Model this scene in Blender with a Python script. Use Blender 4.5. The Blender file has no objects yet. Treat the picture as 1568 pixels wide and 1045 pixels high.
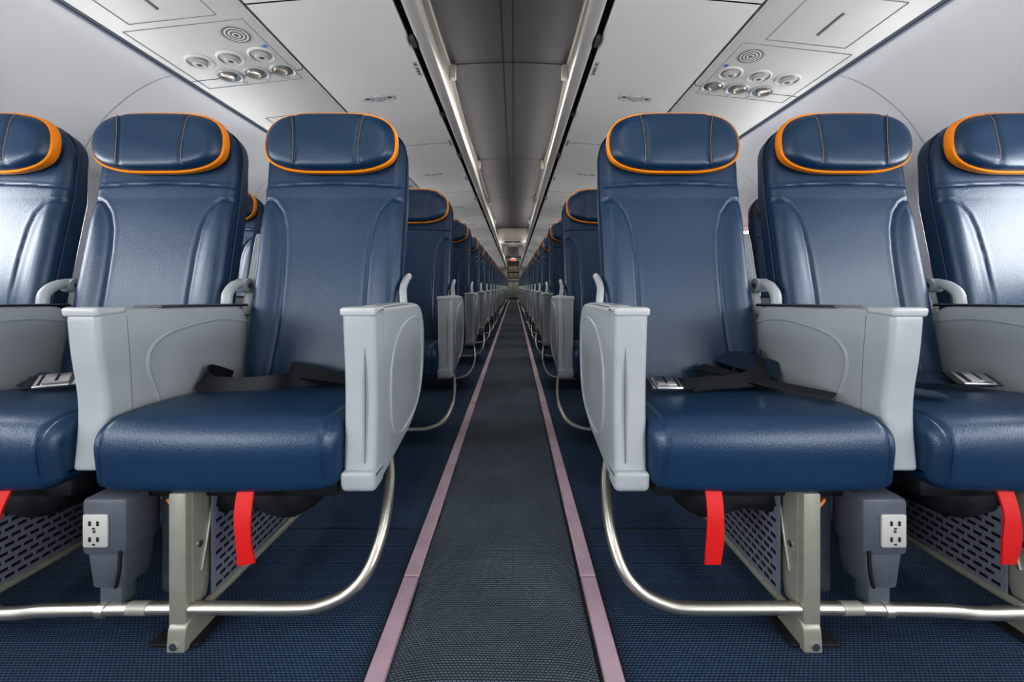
import bpy, bmesh, math, random
from mathutils import Vector, Matrix
random.seed(4)
scene = bpy.context.scene
PI = math.pi

# ------------------------------------------------------------------ materials
def new_mat(name):
    m = bpy.data.materials.new(name); m.use_nodes = True
    nt = m.node_tree; b = nt.nodes['Principled BSDF']
    return m, nt, b

def mat_simple(name, col, rough=0.5, metal=0.0, noise=0.0, nscale=60, bump=0.0, bscale=400, spec=0.5, coat=0.0, bdist=0.001):
    m, nt, b = new_mat(name)
    b.inputs['Base Color'].default_value = (*col, 1)
    b.inputs['Roughness'].default_value = rough
    b.inputs['Metallic'].default_value = metal
    b.inputs['Specular IOR Level'].default_value = spec
    if coat:
        b.inputs['Coat Weight'].default_value = coat
        b.inputs['Coat Roughness'].default_value = 0.25
    tc = nt.nodes.new('ShaderNodeTexCoord')
    if noise > 0:
        n = nt.nodes.new('ShaderNodeTexNoise'); n.inputs['Scale'].default_value = nscale
        n.inputs['Detail'].default_value = 3
        nt.links.new(tc.outputs['Object'], n.inputs['Vector'])
        r = nt.nodes.new('ShaderNodeValToRGB')
        r.color_ramp.elements[0].position = 0.3; r.color_ramp.elements[1].position = 0.7
        r.color_ramp.elements[0].color = (*[c*(1-noise) for c in col], 1)
        r.color_ramp.elements[1].color = (*[min(1, c*(1+noise)) for c in col], 1)
        nt.links.new(n.outputs['Fac'], r.inputs['Fac'])
        nt.links.new(r.outputs['Color'], b.inputs['Base Color'])
    if bump > 0:
        n2 = nt.nodes.new('ShaderNodeTexNoise'); n2.inputs['Scale'].default_value = bscale
        n2.inputs['Detail'].default_value = 4
        nt.links.new(tc.outputs['Object'], n2.inputs['Vector'])
        bp = nt.nodes.new('ShaderNodeBump'); bp.inputs['Strength'].default_value = bump
        bp.inputs['Distance'].default_value = bdist
        nt.links.new(n2.outputs['Fac'], bp.inputs['Height'])
        nt.links.new(bp.outputs['Normal'], b.inputs['Normal'])
    return m

def mat_leather():
    m, nt, b = new_mat('navy_leather')
    tc = nt.nodes.new('ShaderNodeTexCoord')
    n = nt.nodes.new('ShaderNodeTexNoise'); n.inputs['Scale'].default_value = 7; n.inputs['Detail'].default_value = 3
    nt.links.new(tc.outputs['Object'], n.inputs['Vector'])
    r = nt.nodes.new('ShaderNodeValToRGB')
    r.color_ramp.elements[0].position = .3; r.color_ramp.elements[1].position = .7
    r.color_ramp.elements[0].color = (.0060, .031, .074, 1); r.color_ramp.elements[1].color = (.0078, .037, .086, 1)
    nt.links.new(n.outputs['Fac'], r.inputs['Fac']); nt.links.new(r.outputs['Color'], b.inputs['Base Color'])
    b.inputs['Roughness'].default_value = .38
    b.inputs['Specular IOR Level'].default_value = .55
    v = nt.nodes.new('ShaderNodeTexVoronoi'); v.inputs['Scale'].default_value = 300
    nt.links.new(tc.outputs['Object'], v.inputs['Vector'])
    n2 = nt.nodes.new('ShaderNodeTexNoise'); n2.inputs['Scale'].default_value = 18; n2.inputs['Detail'].default_value = 3
    nt.links.new(tc.outputs['Object'], n2.inputs['Vector'])
    b1 = nt.nodes.new('ShaderNodeBump'); b1.inputs['Strength'].default_value = .40; b1.inputs['Distance'].default_value = .0006
    nt.links.new(v.outputs['Distance'], b1.inputs['Height'])
    b2 = nt.nodes.new('ShaderNodeBump'); b2.inputs['Strength'].default_value = .14; b2.inputs['Distance'].default_value = .004
    nt.links.new(n2.outputs['Fac'], b2.inputs['Height']); nt.links.new(b1.outputs['Normal'], b2.inputs['Normal'])
    nt.links.new(b2.outputs['Normal'], b.inputs['Normal'])
    return m

def mat_carpet(name, c0, c1, sx, sy, bstr=.6):
    m, nt, b = new_mat(name)
    tc = nt.nodes.new('ShaderNodeTexCoord')
    mp = nt.nodes.new('ShaderNodeMapping'); mp.inputs['Scale'].default_value = (sx, sy, 1)
    nt.links.new(tc.outputs['Object'], mp.inputs['Vector'])
    br = nt.nodes.new('ShaderNodeTexBrick'); br.inputs['Scale'].default_value = 1.0
    br.inputs['Color1'].default_value = (*c1, 1); br.inputs['Color2'].default_value = (*[a*.75 for a in c1], 1)
    br.inputs['Mortar'].default_value = (*c0, 1); br.inputs['Mortar Size'].default_value = .17
    br.inputs['Mortar Smooth'].default_value = .6; br.inputs['Brick Width'].default_value = 1.0; br.inputs['Row Height'].default_value = .6
    nt.links.new(mp.outputs['Vector'], br.inputs['Vector'])
    n = nt.nodes.new('ShaderNodeTexNoise'); n.inputs['Scale'].default_value = 3.5; n.inputs['Detail'].default_value = 5
    nt.links.new(tc.outputs['Object'], n.inputs['Vector'])
    mr = nt.nodes.new('ShaderNodeMapRange'); mr.inputs['From Min'].default_value = .3; mr.inputs['From Max'].default_value = .7
    mr.inputs['To Min'].default_value = .7; mr.inputs['To Max'].default_value = 1.2
    nt.links.new(n.outputs['Fac'], mr.inputs['Value'])
    mx = nt.nodes.new('ShaderNodeVectorMath'); mx.operation = 'SCALE'
    nt.links.new(br.outputs['Color'], mx.inputs[0]); nt.links.new(mr.outputs['Result'], mx.inputs['Scale'])
    nt.links.new(mx.outputs['Vector'], b.inputs['Base Color'])
    b.inputs['Roughness'].default_value = .8; b.inputs['Specular IOR Level'].default_value = .3
    bp = nt.nodes.new('ShaderNodeBump'); bp.inputs['Strength'].default_value = bstr; bp.inputs['Distance'].default_value = .002
    bp.invert = True
    nt.links.new(br.outputs['Fac'], bp.inputs['Height']); nt.links.new(bp.outputs['Normal'], b.inputs['Normal'])
    return m

def mat_emit(name, col, strength):
    m, nt, b = new_mat(name)
    b.inputs['Base Color'].default_value = (*col, 1)
    b.inputs['Emission Color'].default_value = (*col, 1)
    b.inputs['Emission Strength'].default_value = strength
    return m

M = {}
M['leather'] = mat_leather()
M['piping'] = mat_simple('navy_piping', (.008, .022, .055), .45)
M['stitch'] = mat_simple('tan_stitching', (.22, .15, .10), .7)
M['orange'] = mat_simple('orange_trim', (1.0, .30, .004), .45, noise=.05, bump=.2)
M['plastic'] = mat_simple('grey_plastic', (.365, .39, .405), .34, noise=.03, nscale=20, bump=.05, bscale=900)
M['plastic_l'] = mat_simple('pale_grey_plastic', (.46, .475, .48), .33)
M['black'] = mat_simple('black_plastic', (.012, .012, .014), .45)
M['cap'] = mat_simple('dark_grey_cap', (.07, .075, .08), .4)
M['alu'] = mat_simple('brushed_aluminium', (.52, .50, .44), .33, metal=.9, noise=.06)
M['alu_p'] = mat_simple('painted_aluminium', (.30, .295, .25), .4, metal=.3, noise=.05)
M['chrome'] = mat_simple('buckle_steel', (.62, .62, .62), .25, metal=1)
M['boxgrey'] = mat_simple('box_grey', (.080, .090, .112), .5, noise=.05)
M['plate'] = mat_simple('outlet_plate', (.46, .46, .43), .4)
M['perf'] = mat_simple('perforated_plate', (.14, .15, .19), .4)
M['belt'] = mat_simple('black_webbing', (.014, .015, .02), .6, bump=.5, bscale=900)
M['belt_n'] = mat_simple('navy_webbing', (.008, .025, .055), .7, bump=.5, bscale=900)
M['red'] = mat_simple('red_webbing', (.56, .006, .005), .6, bump=.4, bscale=900)
M['pouch'] = mat_simple('black_fabric', (.008, .008, .010), .55, bump=.4, bscale=22, bdist=.01)
M['bin'] = mat_simple('overhead_bin_white', (.74, .71, .665), .42, noise=.02, nscale=4)
M['psu'] = mat_simple('service_panel_white', (.70, .675, .63), .45, noise=.02, nscale=8)
M['wall'] = mat_simple('cabin_wall_grey', (.55, .54, .54), .55, noise=.02, nscale=3)
M['seam'] = mat_simple('panel_seam', (.16, .155, .15), .6)
M['ceil'] = mat_simple('dark_ceiling_panel', (.062, .062, .074), .5, noise=.04, nscale=6)
M['rail'] = mat_simple('bin_rail_grey', (.46, .44, .41), .35)
M['gap'] = mat_simple('shadow_gap', (.008, .008, .009), .7)
M['bluegrey'] = mat_simple('blue_grey_trim', (.17, .20, .25), .4)
M['lens'] = mat_simple('lamp_lens', (.42, .38, .32), .25, metal=.4)
M['bluedot'] = mat_simple('blue_indicator', (.02, .12, .6), .3)
M['strip'] = mat_simple('floor_path_strip', (.42, .31, .36), .5, noise=.12, nscale=12)
M['carpet'] = mat_carpet('navy_carpet', (.006, .012, .026), (.052, .104, .192), 130, 130)
M['aisle'] = mat_carpet('charcoal_carpet', (.022, .028, .038), (.145, .180, .225), 150, 130)
M['pane'] = mat_emit('window_daylight', (.93, .96, 1.0), 18.0)
M['brown'] = mat_simple('galley_panel', (.12, .09, .06), .5)
M['signred'] = mat_emit('exit_sign_red', (.7, .05, .03), .3)
M['ink'] = mat_simple('label_ink', (.03, .03, .03), .6)

# ------------------------------------------------------------------ mesh builder
class MB:
    def __init__(s): s.v = []; s.f = []; s.m = []; s.mats = []
    def mi(s, k):
        if k not in s.mats: s.mats.append(k)
        return s.mats.index(k)
    def add(s, verts, faces, mat, T=None):
        o = len(s.v); i = s.mi(mat)
        for p in verts:
            p = Vector(p)
            if T is not None: p = T @ p
            s.v.append(tuple(p))
        for f in faces:
            s.f.append(tuple(a+o for a in f)); s.m.append(i)
    def loops(s, L, mat, closed=True, cap0=True, cap1=True, T=None):
        n = len(L[0]); verts = [p for l in L for p in l]; faces = []
        for i in range(len(L)-1):
            for j in range(n if closed else n-1):
                k = (j+1) % n
                faces.append((i*n+j, i*n+k, (i+1)*n+k, (i+1)*n+j))
        if closed and cap0: faces.append(tuple(range(n))[::-1])
        if closed and cap1: faces.append(tuple((len(L)-1)*n+a for a in range(n)))
        s.add(verts, faces, mat, T)
    def box(s, x0, x1, y0, y1, z0, z1, mat, bev=.003, seg=2, T=None, taper=None):
        bm = bmesh.new(); bmesh.ops.create_cube(bm, size=1)
        for v in bm.verts:
            u = Vector((v.co.x+.5, v.co.y+.5, v.co.z+.5))
            x = x0+(x1-x0)*u.x; y = y0+(y1-y0)*u.y; z = z0+(z1-z0)*u.z
            if taper and u.z < .5:
                cx = (x0+x1)/2; cy = (y0+y1)/2
                x = cx+(x-cx)*taper; y = cy+(y-cy)*taper
            v.co = (x, y, z)
        if bev > 0:
            bmesh.ops.bevel(bm, geom=bm.edges[:], offset=bev, segments=seg, profile=.5, affect='EDGES')
        bm.verts.index_update()
        s.add([v.co[:] for v in bm.verts], [[v.index for v in f.verts] for f in bm.faces], mat, T)
        bm.free()
    def tube(s, pts, r, mat, n=10, smooth=6, T=None, flat=1.0):
        P = catmull(pts, smooth) if smooth else [Vector(p) for p in pts]
        L = []; t0 = (P[1]-P[0]).normalized()
        up = Vector((0, 0, 1)) if abs(t0.z) < .9 else Vector((1, 0, 0))
        a = t0.cross(up).normalized()
        for i, p in enumerate(P):
            t = (P[min(i+1, len(P)-1)]-P[max(i-1, 0)]).normalized()
            a = (a - t*a.dot(t)).normalized(); b = t.cross(a)
            L.append([p+a*(r*math.cos(q*2*PI/n))+b*(r*flat*math.sin(q*2*PI/n)) for q in range(n)])
        s.loops(L, mat, T=T)
    def cyl(s, c, axis, r, h, mat, n=24, r2=None, T=None):
        c = Vector(c); ax = Vector(axis).normalized()
        up = Vector((0, 0, 1)) if abs(ax.z) < .9 else Vector((1, 0, 0))
        a = ax.cross(up).normalized(); b = ax.cross(a); r2 = r if r2 is None else r2
        L = []
        for (q, rr) in ((0, r), (h, r2)):
            L.append([c+ax*q+a*rr*math.cos(t*2*PI/n)+b*rr*math.sin(t*2*PI/n) for t in range(n)])
        s.loops(L, mat, T=T)
    def rev(s, c, axis, prof, mat, n=24):
        c = Vector(c); ax = Vector(axis).normalized()
        up = Vector((0, 0, 1)) if abs(ax.z) < .9 else Vector((1, 0, 0))
        a = ax.cross(up).normalized(); b = ax.cross(a)
        L = [[c+ax*h+a*rr*math.cos(t*2*PI/n)+b*rr*math.sin(t*2*PI/n) for t in range(n)] for rr, h in prof]
        s.loops(L, mat)
    def ribbon(s, pts, ups, w, mat, th=.0016, smooth=6, T=None):
        P = catmull(pts, smooth); U = catmull(ups, smooth); L = []
        for i, p in enumerate(P):
            t = (P[min(i+1, len(P)-1)]-P[max(i-1, 0)]).normalized()
            u = U[i]; u = (u-t*u.dot(t)).normalized(); k = t.cross(u)
            L.append([p+u*w/2+k*th, p+u*w/2-k*th, p-u*w/2-k*th, p-u*w/2+k*th])
        s.loops(L, mat, T=T)
    def panel(s, outline, x0, x1, r, mat, T=None, seg=4, axis='x'):
        n = len(outline); area = 0
        for i in range(n):
            a = outline[i]; b = outline[(i+1) % n]; area += a[0]*b[1]-b[0]*a[1]
        sg = 1 if area > 0 else -1
        nr = []
        for i in range(n):
            a = outline[i-1]; b = outline[(i+1) % n]
            d = Vector((b[0]-a[0], b[1]-a[1])); d.normalize()
            nr.append(Vector((-d.y, d.x))*sg)
        L = []
        ks = [(x0+r*(1-math.sin(q*PI/2/seg)), r*(1-math.cos(q*PI/2/seg))) for q in range(seg, -1, -1)] 
        ks += [(x1-r*(1-math.sin(q*PI/2/seg)), r*(1-math.cos(q*PI/2/seg))) for q in range(0, seg+1)]
        for x, ins in ks:
            if axis == 'x': L.append([(x, outline[i][0]+nr[i].x*ins, outline[i][1]+nr[i].y*ins) for i in range(n)])
            elif axis == 'y': L.append([(outline[i][0]+nr[i].x*ins, x, outline[i][1]+nr[i].y*ins) for i in range(n)])
            else: L.append([(outline[i][0]+nr[i].x*ins, outline[i][1]+nr[i].y*ins, x) for i in range(n)])
        s.loops(L, mat, T=T)
    def mesh(s, name, angle=38):
        me = bpy.data.meshes.new(name); me.from_pydata(s.v, [], s.f)
        for k in s.mats: me.materials.append(M[k])
        me.polygons.foreach_set('material_index', s.m)
        bm = bmesh.new(); bm.from_mesh(me); bmesh.ops.recalc_face_normals(bm, faces=bm.faces[:]); bm.to_mesh(me); bm.free()
        me.polygons.foreach_set('use_smooth', [True]*len(me.polygons))
        me.set_sharp_from_angle(angle=math.radians(angle))
        me.update(); return me

def catmull(pts, k):
    P = [Vector(p) for p in pts]; out = []
    for i in range(len(P)-1):
        a = P[max(i-1, 0)]; b = P[i]; c = P[i+1]; d = P[min(i+2, len(P)-1)]
        for j in range(k):
            t = j/k
            out.append(.5*((2*b)+(c-a)*t+(2*a-5*b+4*c-d)*t*t+(3*b-a-3*c+d)*t**3))
    out.append(P[-1]); return out

def round_poly(pts, seg=6):
    out = []; n = len(pts)
    for i in range(n):
        p = Vector(pts[i][:2]); r = pts[i][2]
        a = (Vector(pts[i-1][:2])-p); b = (Vector(pts[(i+1) % n][:2])-p)
        la, lb = a.length, b.length; a.normalize(); b.normalize()
        d = min(r, la*.48, lb*.48)
        for q in range(seg+1):
            t = q/seg
            A = p+a*d; B = p+b*d
            out.append(tuple(A*(1-t)**2+p*2*t*(1-t)+B*t*t))
    return out

def densify(o, maxd=.02):
    out = []
    for i in range(len(o)):
        a = Vector(o[i]); b = Vector(o[(i+1) % len(o)]); out.append(tuple(a))
        k = int((b-a).length/maxd)
        for j in range(1, k+1): out.append(tuple(a.lerp(b, j/(k+1))))
    return out

def interp(x, tab):
    if x <= tab[0][0]: return tab[0][1]
    for i in range(len(tab)-1):
        if x <= tab[i+1][0]:
            t = (x-tab[i][0])/(tab[i+1][0]-tab[i][0]); return tab[i][1]*(1-t)+tab[i+1][1]*t
    return tab[-1][1]
def sst(t): t = max(0, min(1, t)); return t*t*(3-2*t)

def obj(name, me, loc=(0, 0, 0), scale=(1, 1, 1)):
    o = bpy.data.objects.new(name, me); scene.collection.objects.link(o)
    o.location = loc; o.scale = scale; return o

# ------------------------------------------------------------------ seat parts
SEAM = [(.214, .903), (.190, .902), (.162, .886), (.140, .855), (.127, .81), (.120, .74), (.117, .62), (.120, .50), (.130, .38), (.135, .30)]
def seam_d(x, z):
    x = abs(x); best = 9
    for i in range(len(SEAM)-1):
        ax, az = SEAM[i]; bx, bz = SEAM[i+1]
        dx, dz = bx-ax, bz-az; t = max(0, min(1, ((x-ax)*dx+(z-az)*dz)/(dx*dx+dz*dz)))
        d = math.hypot(x-ax-dx*t, z-az-dz*t); best = min(best, d)
    return best
SX = sorted([(z, x) for x, z in SEAM])
YF = [(.30, .325), (.42, .352), (.60, .385), (.90, .440), (1.15, .468)]
def back_front(x, z):
    y = interp(z, YF)
    d = seam_d(x, z)
    out = abs(x) > interp(z, SX) and z < .908
    if out: y -= .007*sst(d/.045)
    y += .0036*math.exp(-(d/.0036)**2)
    y -= .0006*math.exp(-((d-.010)/.005)**2)
    zs = .944-.25*x*x
    y += .005*math.exp(-((z-zs)/.004)**2)
    if z > zs: y += .005*sst((z-zs)/.01)
    y += .006*math.cos(min(1, abs(x)/.2)*PI/2)*sst((z-.4)/.2)*sst((.95-z)/.2)
    return y
def seat_back(mb):
    zs = [.30+i*.0038 for i in range(int((1.0-.30)/.0038)+1)]
    z0 = zs[-1]; H = 1.138-z0
    zs += [z0+H*math.sin(q*PI/2/26) for q in range(1, 26)]
    L = []
    for z in zs:
        if z <= z0: hw = interp(z, [(.30, .19), (.45, .203), (.6, .206), (1.0, .206)]); th = interp(z, [(.3, .06), (.5, .085), (.9, .085), (1.0, .075)])
        else:
            q = (z-z0)/H; k = max(.0, 1-q**2.8)**(1/2.8); hw = max(.02, .206*k); th = .075*max(.25, (1-q**4)**.5)
        r = min(.032, hw*.6); row = []
        yb = interp(z, YF)+th
        n = 112
        for q in range(7):
            a = q/7*PI/2
            row.append((-(hw-r)-r*math.cos(a), back_front(-(hw-r), z)+r*(1-math.sin(a))*(th/.085*.9), z))
        for q in range(n+1):
            x = -(hw-r)+2*(hw-r)*q/n; row.append((x, back_front(x, z), z))
        for q in range(6, -1, -1):
            a = q/7*PI/2
            row.append(((hw-r)+r*math.cos(a), back_front(hw-r, z)+r*(1-math.sin(a))*(th/.085*.9), z))
        for q in range(5):
            a = q/4*PI/2; rb = .025*min(1, hw/.1)
            row.append((hw-rb+rb*math.cos(a), yb-rb*.8+rb*.8*math.sin(a), z))
        for q in range(4, -1, -1):
            a = q/4*PI/2; rb = .025*min(1, hw/.1)
            row.append((-(hw-rb+rb*math.cos(a)), yb-rb*.8+rb*.8*math.sin(a), z))
        L.append(row)
    mb.loops(L, 'leather')
    for sx in (-1, 1):
        pts = [(sx*.2075, interp(z, YF)+.034, z) for z in (.40, .5, .6, .7, .8, .9, .98, 1.02)]
        for q in (.25, .5, .68, .82, .93):
            z = 1.0+.138*q; k = (1-q**2.8)**(1/2.8)
            pts.append((sx*.2075*k, interp(z, YF)+.032, z+.001))
        mb.tube(pts, .003, 'piping', n=6, smooth=4)

def headrest(mb):
    N = 112; zc = 1.059
    def O(t, g):
        c, s_ = math.cos(t), math.sin(t)
        n = 3.8 if s_ > 0 else 3.4
        x = (.187+g)*math.copysign(abs(c)**(2/n), c)
        z = ((.086 if s_ > 0 else .086)+g)*math.copysign(abs(s_)**(2/n), s_)
        x *= 1-.07*sst(z/.09)
        z += .006*sst((abs(x)-.06)/.13)*(1 if z < 0 else -.6)
        return x, z
    def yy(x, z): return .10*z
    ts = [2*PI*i/N for i in range(N)]
    L = []
    R = 44
    for k in range(R+1):
        sc = .015+(1-.015)*(math.sin(k/R*PI/2)); row = []
        for t in ts:
            x, z = O(t, 0); x *= sc; z *= sc
            y = .402+.026*sc**14+.004*sc**2+yy(x, z)
            gx = .088+.010*(z/.09)**2 + .006*(z/.09)
            y += .0045*math.exp(-((abs(x)-gx)/.0045)**2)
            y += .0008*math.sin(z*60+x*14)
            row.append((x, y, zc+z))
        L.append(row)
    L.append([(O(t, -.001)[0], .434+yy(*O(t, 0)), zc+O(t, -.001)[1]) for t in ts])
    mb.loops(L, 'leather', cap1=False)
    L = []
    for g, y in ((-.004, .432), (.0025, .430), (.0048, .433), (.0048, .451), (.002, .457), (-.004, .459)):
        L.append([(O(t, g)[0], y+yy(*O(t, g)), zc+O(t, g)[1]) for t in ts])
    mb.loops(L, 'orange', cap0=False, cap1=False)
    L = []
    for g, y in ((-.003, .450), (-.003, .485), (-.02, .50)):
        L.append([(O(t, g)[0], y+yy(*O(t, g)), zc+O(t, g)[1]) for t in ts])
    mb.loops(L, 'leather')
    for sx in (-1, 1):
        pts = []
        for i in range(12):
            z = -.072+.146*i/11; x = .088+.010*(z/.09)**2+.006*(z/.09)
            sc = max(abs(z)/.086, x/.187)
            pts.append((sx*(x+.0045), .402+.026*sc**14+.004*sc**2+yy(x, z)+.0004+.0008*math.sin(z*60+sx*x*14), zc+z))
        mb.tube(pts, .0010, 'stitch', n=5, smooth=3)

def cushion(mb):
    prof = densify(round_poly([(-.012, .278, .02), (-.026, .402, .075), (.12, .408, .10), (.40, .372, .03), (.40, .285, .02)], 10), .015)
    hw = .219; r = .028; L = []
    xs = [-hw+r*(1-math.cos(q*PI/2/7)) for q in range(8)]
    m = 90
    xs += [-(hw-r)+2*(hw-r)*q/m for q in range(1, m)]
    xs += [-a for a in xs[:8]][::-1]
    n = len(prof)
    nr = []
    for i in range(n):
        a = prof[i-1]; b = prof[(i+1) % n]; d = Vector((b[0]-a[0], b[1]-a[1])); d.normalize(); nr.append(Vector((d.y, -d.x)))
    ar = sum(prof[i][0]*prof[(i+1) % n][1]-prof[(i+1) % n][0]*prof[i][1] for i in range(n))
    if ar < 0: nr = [-v for v in nr]
    for x in xs:
        e = max(0, abs(x)-(hw-r)); ins = r*(1-math.sqrt(max(0, 1-(e/r)**2)))
        ins += .004*math.exp(-((abs(x)-.196)/.0035)**2)
        ins -= .006*(1-(x/hw)**2)
        row = []
        for i in range(n):
            p = prof[i]
            row.append((x, p[0]-nr[i].x*ins, p[1]-nr[i].y*ins))
        L.append(row)
    mb.loops(L, 'leather')
    mb.box(-.20, .20, .03, .40, .245, .285, 'black', .01)
    for sx in (-1, 1):
        mb.tube([(sx*.1935, -.0165, .375), (sx*.1935, -.0195, .345), (sx*.1935, -.014, .305)], .001, 'piping', n=5, smooth=4)

def hinge(mb, xc, tall=True):
    if tall:
        mb.tube([(xc, .36, .585), (xc, .365, .622), (xc, .392, .645), (xc, .43, .650), (xc, .465, .645)], .0135, 'plastic', n=12)
        mb.tube([(xc+.004, .43, .56), (xc+.004, .462, .66), (xc+.004, .49, .77), (xc+.004, .50, .80)], .009, 'plastic', n=10, flat=1.5)
        mb.cyl((xc-.016, .43, .645), (1, 0, 0), .020, .032, 'plastic', n=20)
        mb.cyl((xc-.018, .43, .645), (1, 0, 0), .008, .036, 'cap', n=14)
    else:
        X = xc-.030
        mb.tube([(X+.012, .37, .575), (X+.006, .378, .612), (X, .40, .640), (X, .43, .662), (X, .455, .672)], .0105, 'plastic', n=12)

def armrest_mid(mb, xc):
    o = round_poly([(0, .600, .022), (.395, .590, .05), (.41, .50, .03), (.40, .33, .03), (.13, .30, .05), (.012, .302, .010), (.022, .42, .10), (.006, .52, .06)], 7)
    o = densify(o, .03)
    mb.panel(o, xc-.030, xc+.030, .010, 'plastic', seg=5)
    o = round_poly([(-.005, .604, .014), (.055, .602, .004), (.055, .590, .004), (-.001, .586, .006)], 5)
    mb.panel(o, xc-.0325, xc+.0325, .006, 'plastic_l')
    o = round_poly([(.13, .6015, .002), (.40, .594, .004), (.405, .586, .002), (.395, .5885, .002), (.13, .5965, .002)], 4)
    mb.panel(o, xc-.031, xc+.031, .002, 'cap')
    for sx in (-1, 1):
        X = xc+sx*.0285
        mb.tube([(X, .135, .36), (X, .118, .42), (X, .100, .475), (X, .108, .515), (X, .15, .541), (X, .24, .556), (X, .32, .558), (X, .395, .545)], .0052, 'plastic', n=8)
        mb.tube([(X+sx*.001, .055, .585), (X+sx*.001, .062, .5), (X+sx*.001, .066, .42), (X+sx*.001, .07, .33)], .0010, 'seam', n=5)
    hinge(mb, xc)

def armrest_aisle(mb, xc):
    o = round_poly([(0, .600, .016), (.36, .597, .10), (.405, .53, .08), (.395, .39, .12), (.29, .305, .08), (.06, .272, .04), (.006, .272, .02), (.008, .32, .02), (.014, .45, .1)], 8)
    o = densify(o, .03)
    mb.panel(o, xc-.030, xc+.030, .011, 'plastic', seg=5)
    o = round_poly([(-.004, .604, .012), (.05, .603, .004), (.05, .590, .004), (-.001, .587, .006)], 5)
    mb.panel(o, xc-.032, xc+.032, .006, 'plastic_l')
    o = round_poly([(-.004, .308, .008), (.05, .310, .008), (.055, .270, .02), (.0, .268, .016)], 5)
    mb.panel(o, xc-.032, xc+.032, .010, 'plastic')
    mb.box(xc+.0105, xc+.0115, .0065, .020, .32, .57, 'seam', 0)
    for sx in (-1, 1):
        X = xc+sx*.0285
        pts = []
        for i in range(33):
            t = 2*PI*i/32; c, s_ = math.cos(t), math.sin(t)
            yy = .230+.135*math.copysign(abs(c)**.75, c); zz = .440+.120*math.copysign(abs(s_)**.75, s_)+.14*(yy-.225)
            pts.append((X, yy, zz))
        mb.tube(pts, .0046, 'plastic', n=8, smooth=2)
        mb.tube([(X+sx*.001, .05, .59), (X+sx*.001, .052, .45), (X+sx*.001, .055, .31)], .0010, 'seam', n=5)
    mb.tube([(xc, .06, .6005), (xc, .2, .6005), (xc, .33, .596)], .020, 'plastic', n=12, flat=.2)
    hinge(mb, xc, False)

def seat_frame(mb):
    mb.tube([(-1.62, .0, .062), (-1.2, .0, .062), (-.90, 0, .054), (-.80, 0, .060), (-.60, 0, .064), (-.45, .0, .064), (-.36, .0, .064), (-.315, .002, .067), (-.268, .010, .083), (-.238, .022, .112), (-.224, .048, .15), (-.222, .085, .19), (-.232, .14, .235), (-.25, .18, .275)], .0105, 'alu', n=14)
    for x in (-.70,  -1.2):
        mb.cyl((x-.008, 0, .062), (1, 0, 0), .0130, .014, 'alu', n=16)
    mb.cyl((-.655, 0, .064), (1, 0, 0), .0112, .035, 'alu_p', n=16)
    for y in (.12, .36):
        mb.tube([(-1.66, y, .262), (-.27, y, .262)], .018, 'alu_p', smooth=1)
    for x in (-.56, -.985, -1.45):
        mb.box(x-.015, x+.015, -.012, .010, .02, .275, 'alu_p', .002)
        mb.panel([(.0, .035), (.022, .035), (.10, .272), (.0, .272)], x+.012, x+.018, .001, 'alu_p')
        mb.tube([(x+.019, .018, .12), (x+.019, .055, .265)], .004, 'alu', smooth=1)
        mb.cyl((x+.017, .015, .17), (1, 0, 0), .006, .004, 'chrome', n=10)
        mb.cyl((x+.017, .006, .06), (1, 0, 0), .006, .004, 'chrome', n=10)
        o = round_poly([(-.02, .0, .004), (.07, 0, .004), (.065, .018, .006), (.02, .055, .01), (-.016, .045, .01)], 4)
        mb.panel(o, x-.013, x+.019, .002, 'alu_p')
        mb.cyl((x, -.017, .012), (0, -1, 0), .007, .004, 'chrome', n=8)
        mb.box(x-.055, x+.035, -.008, .07, .0, .006, 'black', .002)
        mb.tube([(x+.03, .005, .06), (x+.035, .46, .05)], .008, 'alu_p', smooth=1, n=10)
        mb.tube([(x+.03, .44, .03), (x+.02, .40, .15), (x+.02, .36, .26)], .012, 'alu_p', smooth=2, n=10)
        mb.panel([(.03, .066), (.44, .060), (.40, .20), (.03, .25)], x+.027, x+.031, .001, 'perf')
        for i in range(19):
            for j in range(11):
                y = .045+i*.020+(.010 if j % 2 else 0); z = .076+j*.0152
                if z > .242-.13*y or y > .40: continue
                mb.box(x+.0265, x+.0316, y-.0070, y+.0070, z-.0030, z+.0030, 'black', 0)
    xb = -.690
    mb.box(xb-.040, xb+.040, -.012, .06, .165, .266, 'boxgrey', .008)
    mb.box(xb-.034, xb+.034, -.008, .055, .10, .17, 'boxgrey', .006, taper=.85)
    mb.box(xb-.020, xb+.020, .0, .03, .06, .105, 'boxgrey', .004)
    mb.box(xb-.034, xb+.010, -.0155, -.011, .182, .240, 'plate', .003)
    for zz in (.197, .225):
        for xx in (-.020, -.006):
            mb.box(xb+xx-.0018, xb+xx+.0018, -.0165, -.015, zz-.004, zz+.004, 'black', 0)
        mb.box(xb-.015, xb-.011, -.0165, -.015, zz-.010, zz-.0075, 'black', 0)
    mb.cyl((xb-.012, -.0150, .211), (0, -1, 0), .003, .001, 'chrome', n=8)
    mb.tube([(xb+.03, -.012, .175), (xb+.03, -.014, .14), (xb+.022, -.012, .11)], .003, 'black', n=6)
    mb.box(-.646, -.606, .05, .16, .05, .262, 'boxgrey', .008)
    mb.box(-1.15, -1.08, .02, .12, .06, .262, 'boxgrey', .008)

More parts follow.
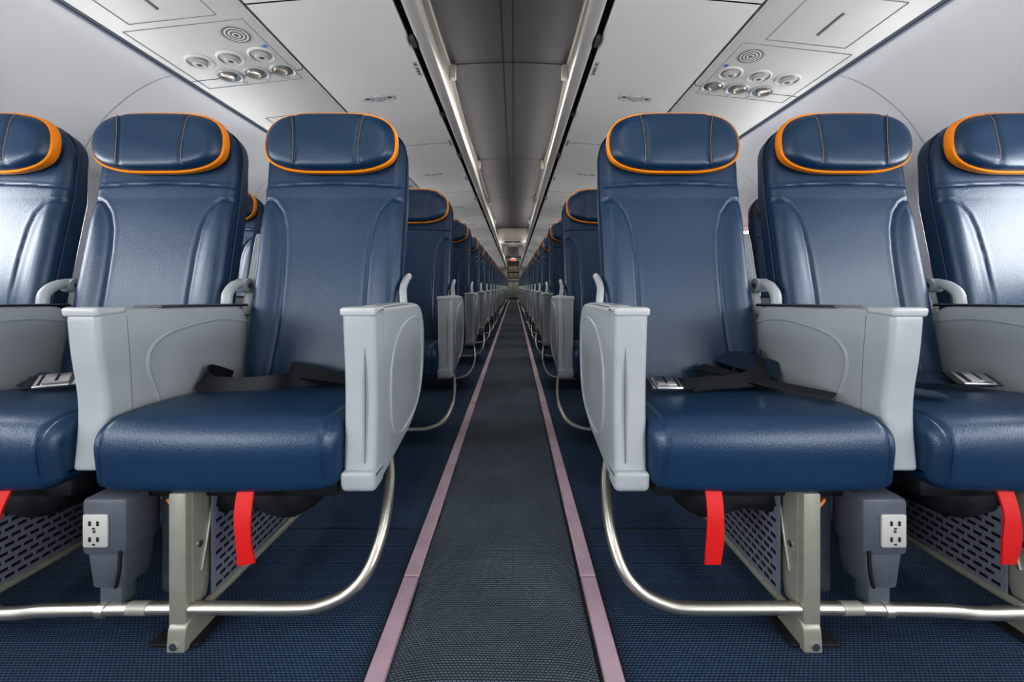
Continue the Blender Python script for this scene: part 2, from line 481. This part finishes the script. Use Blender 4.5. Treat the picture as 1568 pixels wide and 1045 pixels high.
def pouch(mb, xc):
    L = []
    for i in range(15):
        u = i/14; x = xc-.14+.28*u; e = (1-(2*u-1)**6)**.5 if 0 < u < 1 else .05
        row = []
        for q in range(20):
            t = q*2*PI/20
            y = .18+.14*e*math.copysign(abs(math.cos(t))**.6, math.cos(t))
            z = .232+.045*e*math.copysign(abs(math.sin(t))**.6, math.sin(t))-.012*math.sin(u*9)*(1 if math.sin(t) < 0 else 0)
            row.append((x, y, z))
        L.append(row)
    mb.loops(L, 'pouch')
    mb.tube([(xc-.13, .045, .235), (xc-.11, .04, .222), (xc-.10, .04, .24)], .004, 'orange', n=6)

SP = .498; CX = .496
mb = MB(); seat_back(mb); headrest(mb); cushion(mb); pouch(mb, 0); armrest_mid(mb, -.249)
me_mid = mb.mesh('middle_seat')
mb = MB(); seat_back(mb); headrest(mb); cushion(mb); pouch(mb, 0); armrest_mid(mb, -.249); armrest_aisle(mb, .249)
me_aisle = mb.mesh('aisle_seat')
mb = MB(); seat_back(mb); headrest(mb); cushion(mb); pouch(mb, 0)
me_win_seat = mb.mesh('window_side_seat')
mb = MB(); seat_frame(mb); me_frame = mb.mesh('seat_frame')

Y0 = .705
rows = [Y0, Y0+.885, Y0+1.77]
while rows[-1] < 17.6: rows.append(rows[-1]+.80)
for ry in rows:
    for side in (-1, 1):
        sc = (-side, 1, 1)
        obj('airplane_seat', me_aisle, (side*CX, ry, 0), sc)
        obj('airplane_seat', me_mid, (side*(CX+SP), ry, 0), sc)
        obj('airplane_seat', me_win_seat, (side*(CX+2*SP), ry, 0), sc)
        obj('seat_support_frame', me_frame, (0, ry, 0), sc)

# ------------------------------------------------------------------ belts and straps (front row)
def strap(name, pts, ups, w, mat, extra=None):
    b = MB(); b.ribbon(pts, ups, w, mat)
    if extra: extra(b)
    return obj(name, b.mesh(name))
def red(x, dx):
    b = MB()
    b.ribbon([(x, .70, .285), (x+dx*.3, .686, .245), (x+dx*.6, .683, .20), (x+dx, .685, .157)], [(1, 0, 0), (1, .05, 0), (1, -.12, 0), (1, .1, .12)], .029, 'red')
    obj('life_vest_pull_strap', b.mesh('strap'))
red(-.442, .010); red(-.872, -.012); red(.388, -.008); red(.905, -.010)

def buckle(b, c, rot, tilt=.25):
    T = Matrix.Translation(c) @ Matrix.Rotation(rot, 4, 'Z') @ Matrix.Rotation(tilt, 4, 'X')
    b.box(-.030, .030, -.022, .022, -.006, .006, 'chrome', .004, 3, T)
    b.box(-.016, .028, -.017, .017, .006, .0105, 'chrome', .0025, 2, T)
    b.box(-.022, -.017, -.018, .018, .005, .0066, 'black', .0005, 1, T)
    b.box(.004, .009, -.012, .012, .0103, .0112, 'black', .0003, 1, T)
    b.box(.030, .038, -.020, .020, -.003, .003, 'chrome', .0015, 2, T)
    b.box(.038, .046, -.021, .021, -.002, .002, 'black', .001, 1, T)
    b.box(-.044, -.030, -.021, .021, -.003, .004, 'black', .002, 2, T)
# left aisle seat
strap('seat_belt', [(-.700, 1.02, .40), (-.692, .93, .435), (-.672, .90, .418), (-.62, .895, .412), (-.56, .90, .412), (-.525, .92, .412), (-.50, .97, .41), (-.42, 1.0, .41), (-.33, 1.02, .41), (-.285, 1.04, .405)],
      [(0, .2, 1), (.3, .3, 1), (0, .5, 1), (0, .5, 1), (0, .4, 1), (0, .3, 1), (0, .8, .7), (0, .9, .5), (0, .9, .6), (0, .6, 1)], .045, 'belt')
strap('seat_belt', [(-.56, 1.04, .42), (-.50, 1.0, .425), (-.44, .98, .42), (-.37, .985, .41), (-.29, 1.0, .40)], [(0, .6, 1), (0, 1, .6), (0, 1, .3), (0, 1, .4), (0, 1, .6)], .045, 'belt')
# left middle seat with buckle
strap('seat_belt', [(-.80, 1.06, .44), (-.90, .99, .428), (-.98, .94, .424), (-1.06, .92, .424), (-1.15, .96, .415)], [(0, 1, .5), (.2, 1, .3), (.3, 1, .3), (0, 1, .4), (0, 1, .5)], .045, 'belt_n', lambda b: buckle(b, (-1.00, .885, .428), .55, .5))
# right aisle seat
strap('seat_belt', [(.70, 1.06, .45), (.66, .99, .436), (.60, .93, .425), (.54, .90, .424), (.47, .885, .424), (.42, .875, .421)], [(.5, 1, .6), (.4, 1, .5), (.2, 1, .4), (.1, 1, .4), (0, 1, .4), (0, 1, .4)], .045, 'belt', lambda b: buckle(b, (.372, .868, .426), PI, -.35))
strap('seat_belt', [(.52, 1.03, .43), (.56, .97, .428), (.60, .90, .424), (.65, .84, .420), (.685, .80, .418)], [(1, .5, .3), (1, .5, .1), (1, .6, .1), (1, .7, .1), (1, .7, .05)], .045, 'belt')
strap('seat_belt', [(.60, 1.07, .46), (.64, 1.03, .445), (.70, .99, .43)], [(.3, 1, .8), (.4, 1, .6), (.5, 1, .6)], .07, 'belt_n')
# right middle seat
strap('seat_belt', [(.80, 1.06, .44), (.88, .99, .43), (.97, .94, .425), (1.07, .92, .425), (1.17, .96, .415)], [(.5, 1, .5), (.3, 1, .3), (0, 1, .3), (0, 1, .3), (0, 1, .3)], .045, 'belt_n', lambda b: buckle(b, (1.075, .895, .430), -.15, .45))
strap('seat_belt', [(.80, .86, .425), (.86, .82, .424), (.91, .80, .42)], [(0, 1, .3), (0, 1, .2), (0, 1, .1)], .035, 'belt_n')

# ------------------------------------------------------------------ cabin shell
YA, YB = -1.7, 19.6
def sheet(mb, prof, y0, y1, mat, ny=1, flip=False):
    L = []
    for i in range(ny+1):
        y = y0+(y1-y0)*i/ny; L.append([(x, y, z) for x, z in prof])
    mb.loops(L, mat, closed=False)
mb = MB(); mb.box(-1.9, 1.9, YA-.1, YB+2.5, -.05, 0, 'carpet', 0)
L = []
ny = 900
for i in range(ny+1):
    y = YA+(YB-YA)*i/ny
    hgt = .013+.0080*(math.sin(y*2*PI/.29)+.6*math.sin(y*2*PI/.47+1))*.6
    L.append([(x, y, (hgt+.0012*math.sin(x*16+y*5))*(1-.75*(abs(x)/.172)**4)) for x in [-.172+.344*k/12 for k in range(13)]])
mb.loops(L, 'aisle', closed=False)
for yy in (1.04, 2.9, 4.8):
    for s_ in (-1, 1):
        mb.box(s_*.62-.38, s_*.62+.38, yy, yy+.004, 0, .0012, 'gap', 0)
me = mb.mesh('floor'); obj('floor', me)
k = 0
for s_, xc in ((-1, -.190), (1, .196)):
    mb = MB()
    y = YA
    while y < YB:
        mb.box(xc-.0165, xc+.0165, y, y+1.275, .0, .0095, 'strip', .0015, 1); y += 1.28
    mb.box(xc-.0215, xc+.0215, YA, YB, .0, .003, 'gap', 0)
    k += 1; obj('trim_%d' % k, mb.mesh('floor_path_strip'))

WP = [(1.345, 1.505), (1.42, 1.485), (1.52, 1.43), (1.62, 1.345), (1.69, 1.25), (1.745, 1.14), (1.775, 1.05), (1.785, .90), (1.785, .60), (1.77, .40), (1.74, .2), (1.70, 0)]
for s_, nm in ((-1, 'left'), (1, 'right')):
    mb = MB()
    P = [Vector((s_*x, 0, z)) for x, z in WP]; P = [(p.x, p.z) for p in catmull(P, 4)]
    sheet(mb, P, YA, YB, 'wall', 1)
    y = 1.6-1.016*3
    while y < YB:
        for i in range(len(P)-1):
            a = P[i]; b = P[i+1]
            mb.add([(a[0]-s_*.0015, y, a[1]-.001), (b[0]-s_*.0015, y, b[1]-.001), (b[0]-s_*.0015, y+.0022, b[1]-.001), (a[0]-s_*.0015, y+.0022, a[1]-.001)], [(0, 1, 2, 3)], 'seam')
        y += 1.016
    obj('wall_'+nm, mb.mesh('wall'))
# windows
mb = MB()
def wl(hw, hh, x):
    r = []
    for i in range(40):
        t = 2*PI*i/40; c, s_ = math.cos(t), math.sin(t)
        r.append((x, hw*math.copysign(abs(c)**.62, c), hh*math.copysign(abs(s_)**.62, s_)))
    return r
mb.loops([wl(.165, .225, 0), wl(.16, .22, .012), wl(.135, .19, .010), wl(.118, .168, -.002)], 'wall', cap0=False, cap1=False)
mb.loops([wl(.119, .169, -.001), wl(.06, .08, -.001), wl(.005, .005, -.001)], 'pane', cap0=False)
me_win = mb.mesh('cabin_window')
n = 1; y = 1.42-.508*6
while y < 18.6:
    for s_ in (-1, 1):
        o = obj('window_%d' % n, me_win, (s_*1.772, y, .90), (-s_, 1, 1)); n += 1
    y += .508

# ceiling + bins
mb = MB()
seg = 1.93
def edge_x(y):
    u = ((y-2.58) % seg)/seg
    return .372+.020*math.sin(u*PI)**.6
ys = [YA+i*.05 for i in range(int((YB-YA)/.05)+1)]
L = []
for y in ys:
    L.append([(.43*q, y, 2.10+.02*(1-q*q)) for q in [-1+2*i/16 for i in range(17)]])
mb.loops(L, 'ceil', closed=False)
for xx in (-.035, .028):
    mb.box(xx-.002, xx+.002, YA, YB, 2.116, 2.1205, 'gap', 0)
y = 2.58-seg*2
while y < 12:
    for i in range(16):
        q0 = -1+2*i/16; q1 = q0+.125
        a = (.43*q0, y, 2.098+.02*(1-q0*q0)); b = (.43*q1, y, 2.098+.02*(1-q1*q1))
        mb.add([a, b, (b[0], y+.010, b[2]), (a[0], y+.010, a[2])], [(0, 1, 2, 3)], 'gap')
        mb.add([(a[0], y-.03, a[2]-.001), (b[0], y-.03, b[2]-.001), (b[0], y-.027, b[2]-.001), (a[0], y-.027, a[2]-.001)], [(0, 1, 2, 3)], 'gap')
    y += seg
mb.box(-1.9, 1.9, YA, YB+2.5, 2.2, 2.25, 'ceil', 0)
obj('ceiling', mb.mesh('ceiling'))

for s_, nm in ((-1, 'left'), (1, 'right')):
    mb = MB()
    # light-coloured cove moulding with a scalloped inner edge under the dark ceiling panels
    L = []
    for y in ys:
        e = edge_x(y)
        L.append([(s_*e, y, 2.106), (s_*e, y, 2.085), (s_*(e+.008), y, 2.078), (s_*(e+.012), y, 2.0), (s_*.368, y, 1.90), (s_*.345, y, 1.80), (s_*.325, y, 1.72), (s_*.312, y, 1.665), (s_*.300, y, 1.645), (s_*.292, y, 1.625), (s_*.296, y, 1.603), (s_*.312, y, 1.592), (s_*.334, y, 1.592), (s_*.345, y, 1.600)])
    mb.loops(L, 'rail', closed=False)
    y = 2.58-seg*2
    while y < 14:
        mb.box(s_*.365-.02, s_*.365+.02, y-.03, y+.01, 2.0, 2.09, 'rail', .005)
        y += seg
    sheet(mb, [(s_*.338, 1.612), (s_*.40, 1.618)], YA, YB, 'gap')
    pb = [(.374, 1.62), (.374, 1.603), (.380, 1.597), (.50, 1.590), (.838, 1.560), (.842, 1.565), (.842, 1.58)]
    y = 1.28-1.32*2
    while y < YB:
        y2 = min(y+1.314, YB)
        sheet(mb, [(s_*x, z) for x, z in pb], y, y2, 'bin'); y += 1.32
    sheet(mb, [(s_*.374, 1.612), (s_*.5, 1.604), (s_*.852, 1.578)], YA, YB, 'gap')
    y = 1.95-1.32*2
    while y < 16:
        for dx in (-.055, 0, .055):
            zz = 1.5775-dx*s_*.09
            ax = Vector((-s_*.09, 0, -1))
            if dx == 0: mb.rev((s_*.635, y, zz), ax, [(.028, -.002), (.026, .004), (.010, .005)], 'plastic_l')
            else:
                mb.rev((s_*.635+dx, y, zz), ax, [(.025, -.002), (.024, .003), (.017, .004), (.015, .0005), (.002, 0)], 'rail')
                mb.cyl((s_*.635+dx, y, zz+.001), ax, .0145, .0012, 'cap', n=18)
        y += 1.32
    y = 1.5
    while y < 14:
        mb.box(s_*.357-.008, s_*.357+.008, y, y+.06, 1.590, 1.61, 'cap', .003)
        mb.box(s_*.357-.010, s_*.357+.010, y+.66, y+.69, 1.588, 1.61, 'black', .003); y += 1.32
    for y in (1.72, 2.60, 3.45, 4.25):
        T = Matrix.Translation((s_*.388, y, 1.5955))
        mb.box(-.010, .010, -.055, .055, -.0006, .001, 'plastic_l', .0003, 1, T)
        for j in range(5):
            if j == 1: continue
            mb.box(-.005, .005, -.042+j*.018, -.033+j*.018, -.0011, 0, 'ink', 0, 1, T)
    obj('overhead_bin_row', mb.mesh('overhead_bin'))
    # service panels
    mb = MB()
    pz = lambda x: 1.553-(x-.853)*(.053/.47)
    off = 0 if s_ < 0 else .13
    y = .70+off-.95*2
    ax = Vector((-s_*.113, 0, -1)).normalized()
    while y < 18.5:
        y2 = y+.945
        sheet(mb, [(s_*x, z) for x, z in ((.853, 1.575), (.853, 1.556), (.858, 1.552), (1.318, 1.502), (1.322, 1.506), (1.322, 1.52))], y, y2, 'psu')
        c = y+.70
        T0 = lambda x, yy, dz=0: Vector((s_*x, yy, pz(x)-dz))
        X = .955
        for r_, m_ in ((.048, 'rail'), (.044, 'cap'), (.038, 'psu'), (.032, 'cap'), (.026, 'psu'), (.020, 'cap'), (.014, 'psu'), (.008, 'cap')):
            h = .001+.0003*(.05-r_)/.006
            mb.cyl(T0(X, c, -.001), ax, r_, .002+h, m_, n=28)
        mb.cyl(T0(.90, c+.075, -.001), ax, .011, .003, 'plastic_l', n=16); mb.cyl(T0(.90, c+.075, .001), ax, .007, .002, 'bluedot', n=14)
        for X in (.945, 1.065, 1.185):
            p = T0(X, c+.125)
            mb.rev(p, ax, [(.050, -.002), (.049, .003), (.043, .006), (.038, .003), (.036, -.001)], 'psu')
            mb.cyl(p, ax, .037, .0008, 'rail', n=20)
            mb.rev(p, ax, [(.026, -.001), (.025, .012), (.020, .016), (.011, .016), (.009, .010), (.001, .010)], 'rail', 20)
            mb.cyl(p+ax*.008, ax, .009, .0025, 'cap', n=12)
        for X in (.925, 1.035, 1.145):
            p = T0(X, c+.235)
            mb.rev(p, ax, [(.050, -.002), (.049, .003), (.044, .007), (.038, .004), (.036, -.001)], 'plastic_l')
            mb.cyl(p, ax, .037, .0010, 'boxgrey', n=20)
            q = p+Vector((s_*.006, -.006, 0))
            mb.rev(q, ax, [(.030, -.002), (.029, .007), (.023, .012), (.020, .008), (.001, .006)], 'lens', 20)
        for X in (.945, 1.035, 1.125):
            mb.box(s_*X-.010, s_*X+.010, c+.290, c+.300, pz(X)-.003, pz(X)+.003, 'plastic_l', .001)
        def seamrect(xa, xb, ya, yb):
            w = .0020
            for (p, q) in (((xa, ya), (xb, ya)), ((xb, ya), (xb, yb)), ((xb, yb), (xa, yb)), ((xa, yb), (xa, ya))):
                mb.tube([T0(p[0], p[1], .0002), T0(q[0], q[1], .0002)], w/2, 'seam', n=5, smooth=1)
        seamrect(.885, 1.29, c-.070, c+.31)
        seamrect(.95, 1.24, c-.33, c-.10)
        mb.box(s_*1.10-.004, s_*1.10+.004, c-.26, c-.15, pz(1.1)-.0022, pz(1.1)+.002, 'cap', .0005)
        y += .95
    sheet(mb, [(s_*.854, 1.574), (s_*.87, 1.566), (s_*1.33, 1.515)], YA, YB, 'gap')
    obj('passenger_service_panel', mb.mesh('psu'))
    k += 1; mb = MB()
    sheet(mb, [(s_*x, z) for x, z in ((1.322, 1.515), (1.326, 1.499), (1.336, 1.493), (1.347, 1.495), (1.352, 1.51))], YA, YB, 'bluegrey')
    sheet(mb, [(s_*x, z) for x, z in ((1.327, 1.4975), (1.3285, 1.4955))], YA, YB, 'gap')
    obj('trim_%d' % k, mb.mesh('wall_ceiling_trim'))

# bulkheads
mb = MB(); mb.box(-1.9, 1.9, YA-.08, YA, 0, 2.2, 'wall', 0); obj('wall_front', mb.mesh('wall_front'))
mb = MB()
for s_ in (-1, 1):
    a, b = sorted((s_*.30, s_*1.9)); mb.box(a, b, YB, YB+.05, 0, 2.2, 'plastic_l', .0)
mb.box(-.30, .30, YB, YB+.05, 1.95, 2.2, 'plastic_l', 0)
mb.box(-1.9, 1.9, YB+2.4, YB+2.45, 0, 2.2, 'brown', 0)
obj('wall_rear', mb.mesh('wall_rear'))
mb = MB()
for z in (.05, 1.08, 1.45):
    for x in (-.30, .005):
        mb.box(x, x+.295, YB+1.9, YB+2.39, z, z+(.95 if z < .1 else .33), 'brown' if z > 1 else 'alu_p', .01)
mb.box(-.32, .32, YB+1.8, YB+2.39, 1.02, 1.06, 'plastic_l', .005)
obj('galley_unit', mb.mesh('galley'))
mb = MB()
o = round_poly([(-.285, 1.80, .05), (-.285, 1.70, .05), (.285, 1.70, .05), (.285, 1.80, .05)], 5)
mb.panel(o, 9.6, 10.3, .02, 'bin', axis='y')
mb.box(-.20, .20, 9.585, 9.61, 1.725, 1.775, 'cap', .01)
mb.box(-.38, .38, 9.8, 10.1, 1.79, 2.12, 'bin', .02)
for x in (-.15, .15): mb.cyl((x, 9.9, 1.70), (0, 0, -1), .03, .012, 'plastic_l')
obj('ceiling_sign_housing', mb.mesh('housing'))
mb = MB()
mb.box(-.13, .13, 18.9, 18.96, 1.90, 2.03, 'plastic_l', .01); mb.box(-.11, .11, 18.89, 18.905, 1.92, 2.01, 'signred', .002)
mb.box(-.01, .01, 18.92, 18.94, 2.02, 2.12, 'plastic_l', 0)
obj('exit_sign', mb.mesh('exit_sign'))

# ------------------------------------------------------------------ lights
def area(name, loc, rot, sx, sy, power, col):
    l = bpy.data.lights.new(name, 'AREA'); l.shape = 'RECTANGLE'; l.size = sx; l.size_y = sy
    l.energy = power; l.color = col
    o = bpy.data.objects.new(name, l); o.location = loc; o.rotation_euler = rot; scene.collection.objects.link(o); return o
for s_ in (-1, 1):
    area('side_fill_light', (s_*1.55, -.95, 1.0), (0, -s_*-PI/2, 0), 1.5, .8, 28, (.95, .97, 1.0))  # added side fill behind the camera for the front seats; no doorway is built
    # LED strips on the bin ledges washing the dark ceiling
    area('cove_led_strip', (s_*.315, 4.0, 1.70), (0, PI+s_*.35, 0), .03, 11.4, 15, (1, .96, .92))
    area('cove_led_strip', (s_*.315, 14.5, 1.70), (0, PI+s_*.35, 0), .03, 9.6, 9, (1, .96, .92))
for i, y in enumerate((-.9, 3.5, 8.0, 13.0, 18.0)):
    area('overhead_fill_light', (0, y, 2.09), (0, 0, 0), .5, 1.2 if i == 0 else 2.0, (12, 13, 11, 11, 12)[i], (1, .96, .9))  # added downward fill below the ceiling panels, which carry no lamp fixtures
area('rear_fill_light', (0, YB+.9, 2.15), (0, 0, 0), .8, .8, 16, (1, .93, .84))  # added fill that brightens the far end of the cabin

w = bpy.data.worlds.new('World'); scene.world = w; w.use_nodes = True
w.node_tree.nodes['Background'].inputs['Color'].default_value = (.6, .7, .85, 1)
w.node_tree.nodes['Background'].inputs['Strength'].default_value = .5

cam = bpy.data.cameras.new('camera'); co = bpy.data.objects.new('camera', cam); scene.collection.objects.link(co)
co.location = (.034, 0, .64); co.rotation_euler = (PI/2, 0, 0)
cam.sensor_width = 36; cam.lens = 13.82; cam.shift_x = -.0019; cam.shift_y = -.0526; cam.clip_start = .02
scene.camera = co
scene.view_settings.view_transform = 'Standard'
try: scene.view_settings.look = 'Medium High Contrast'
except Exception as e: print('look', e)
scene.view_settings.exposure = -.08
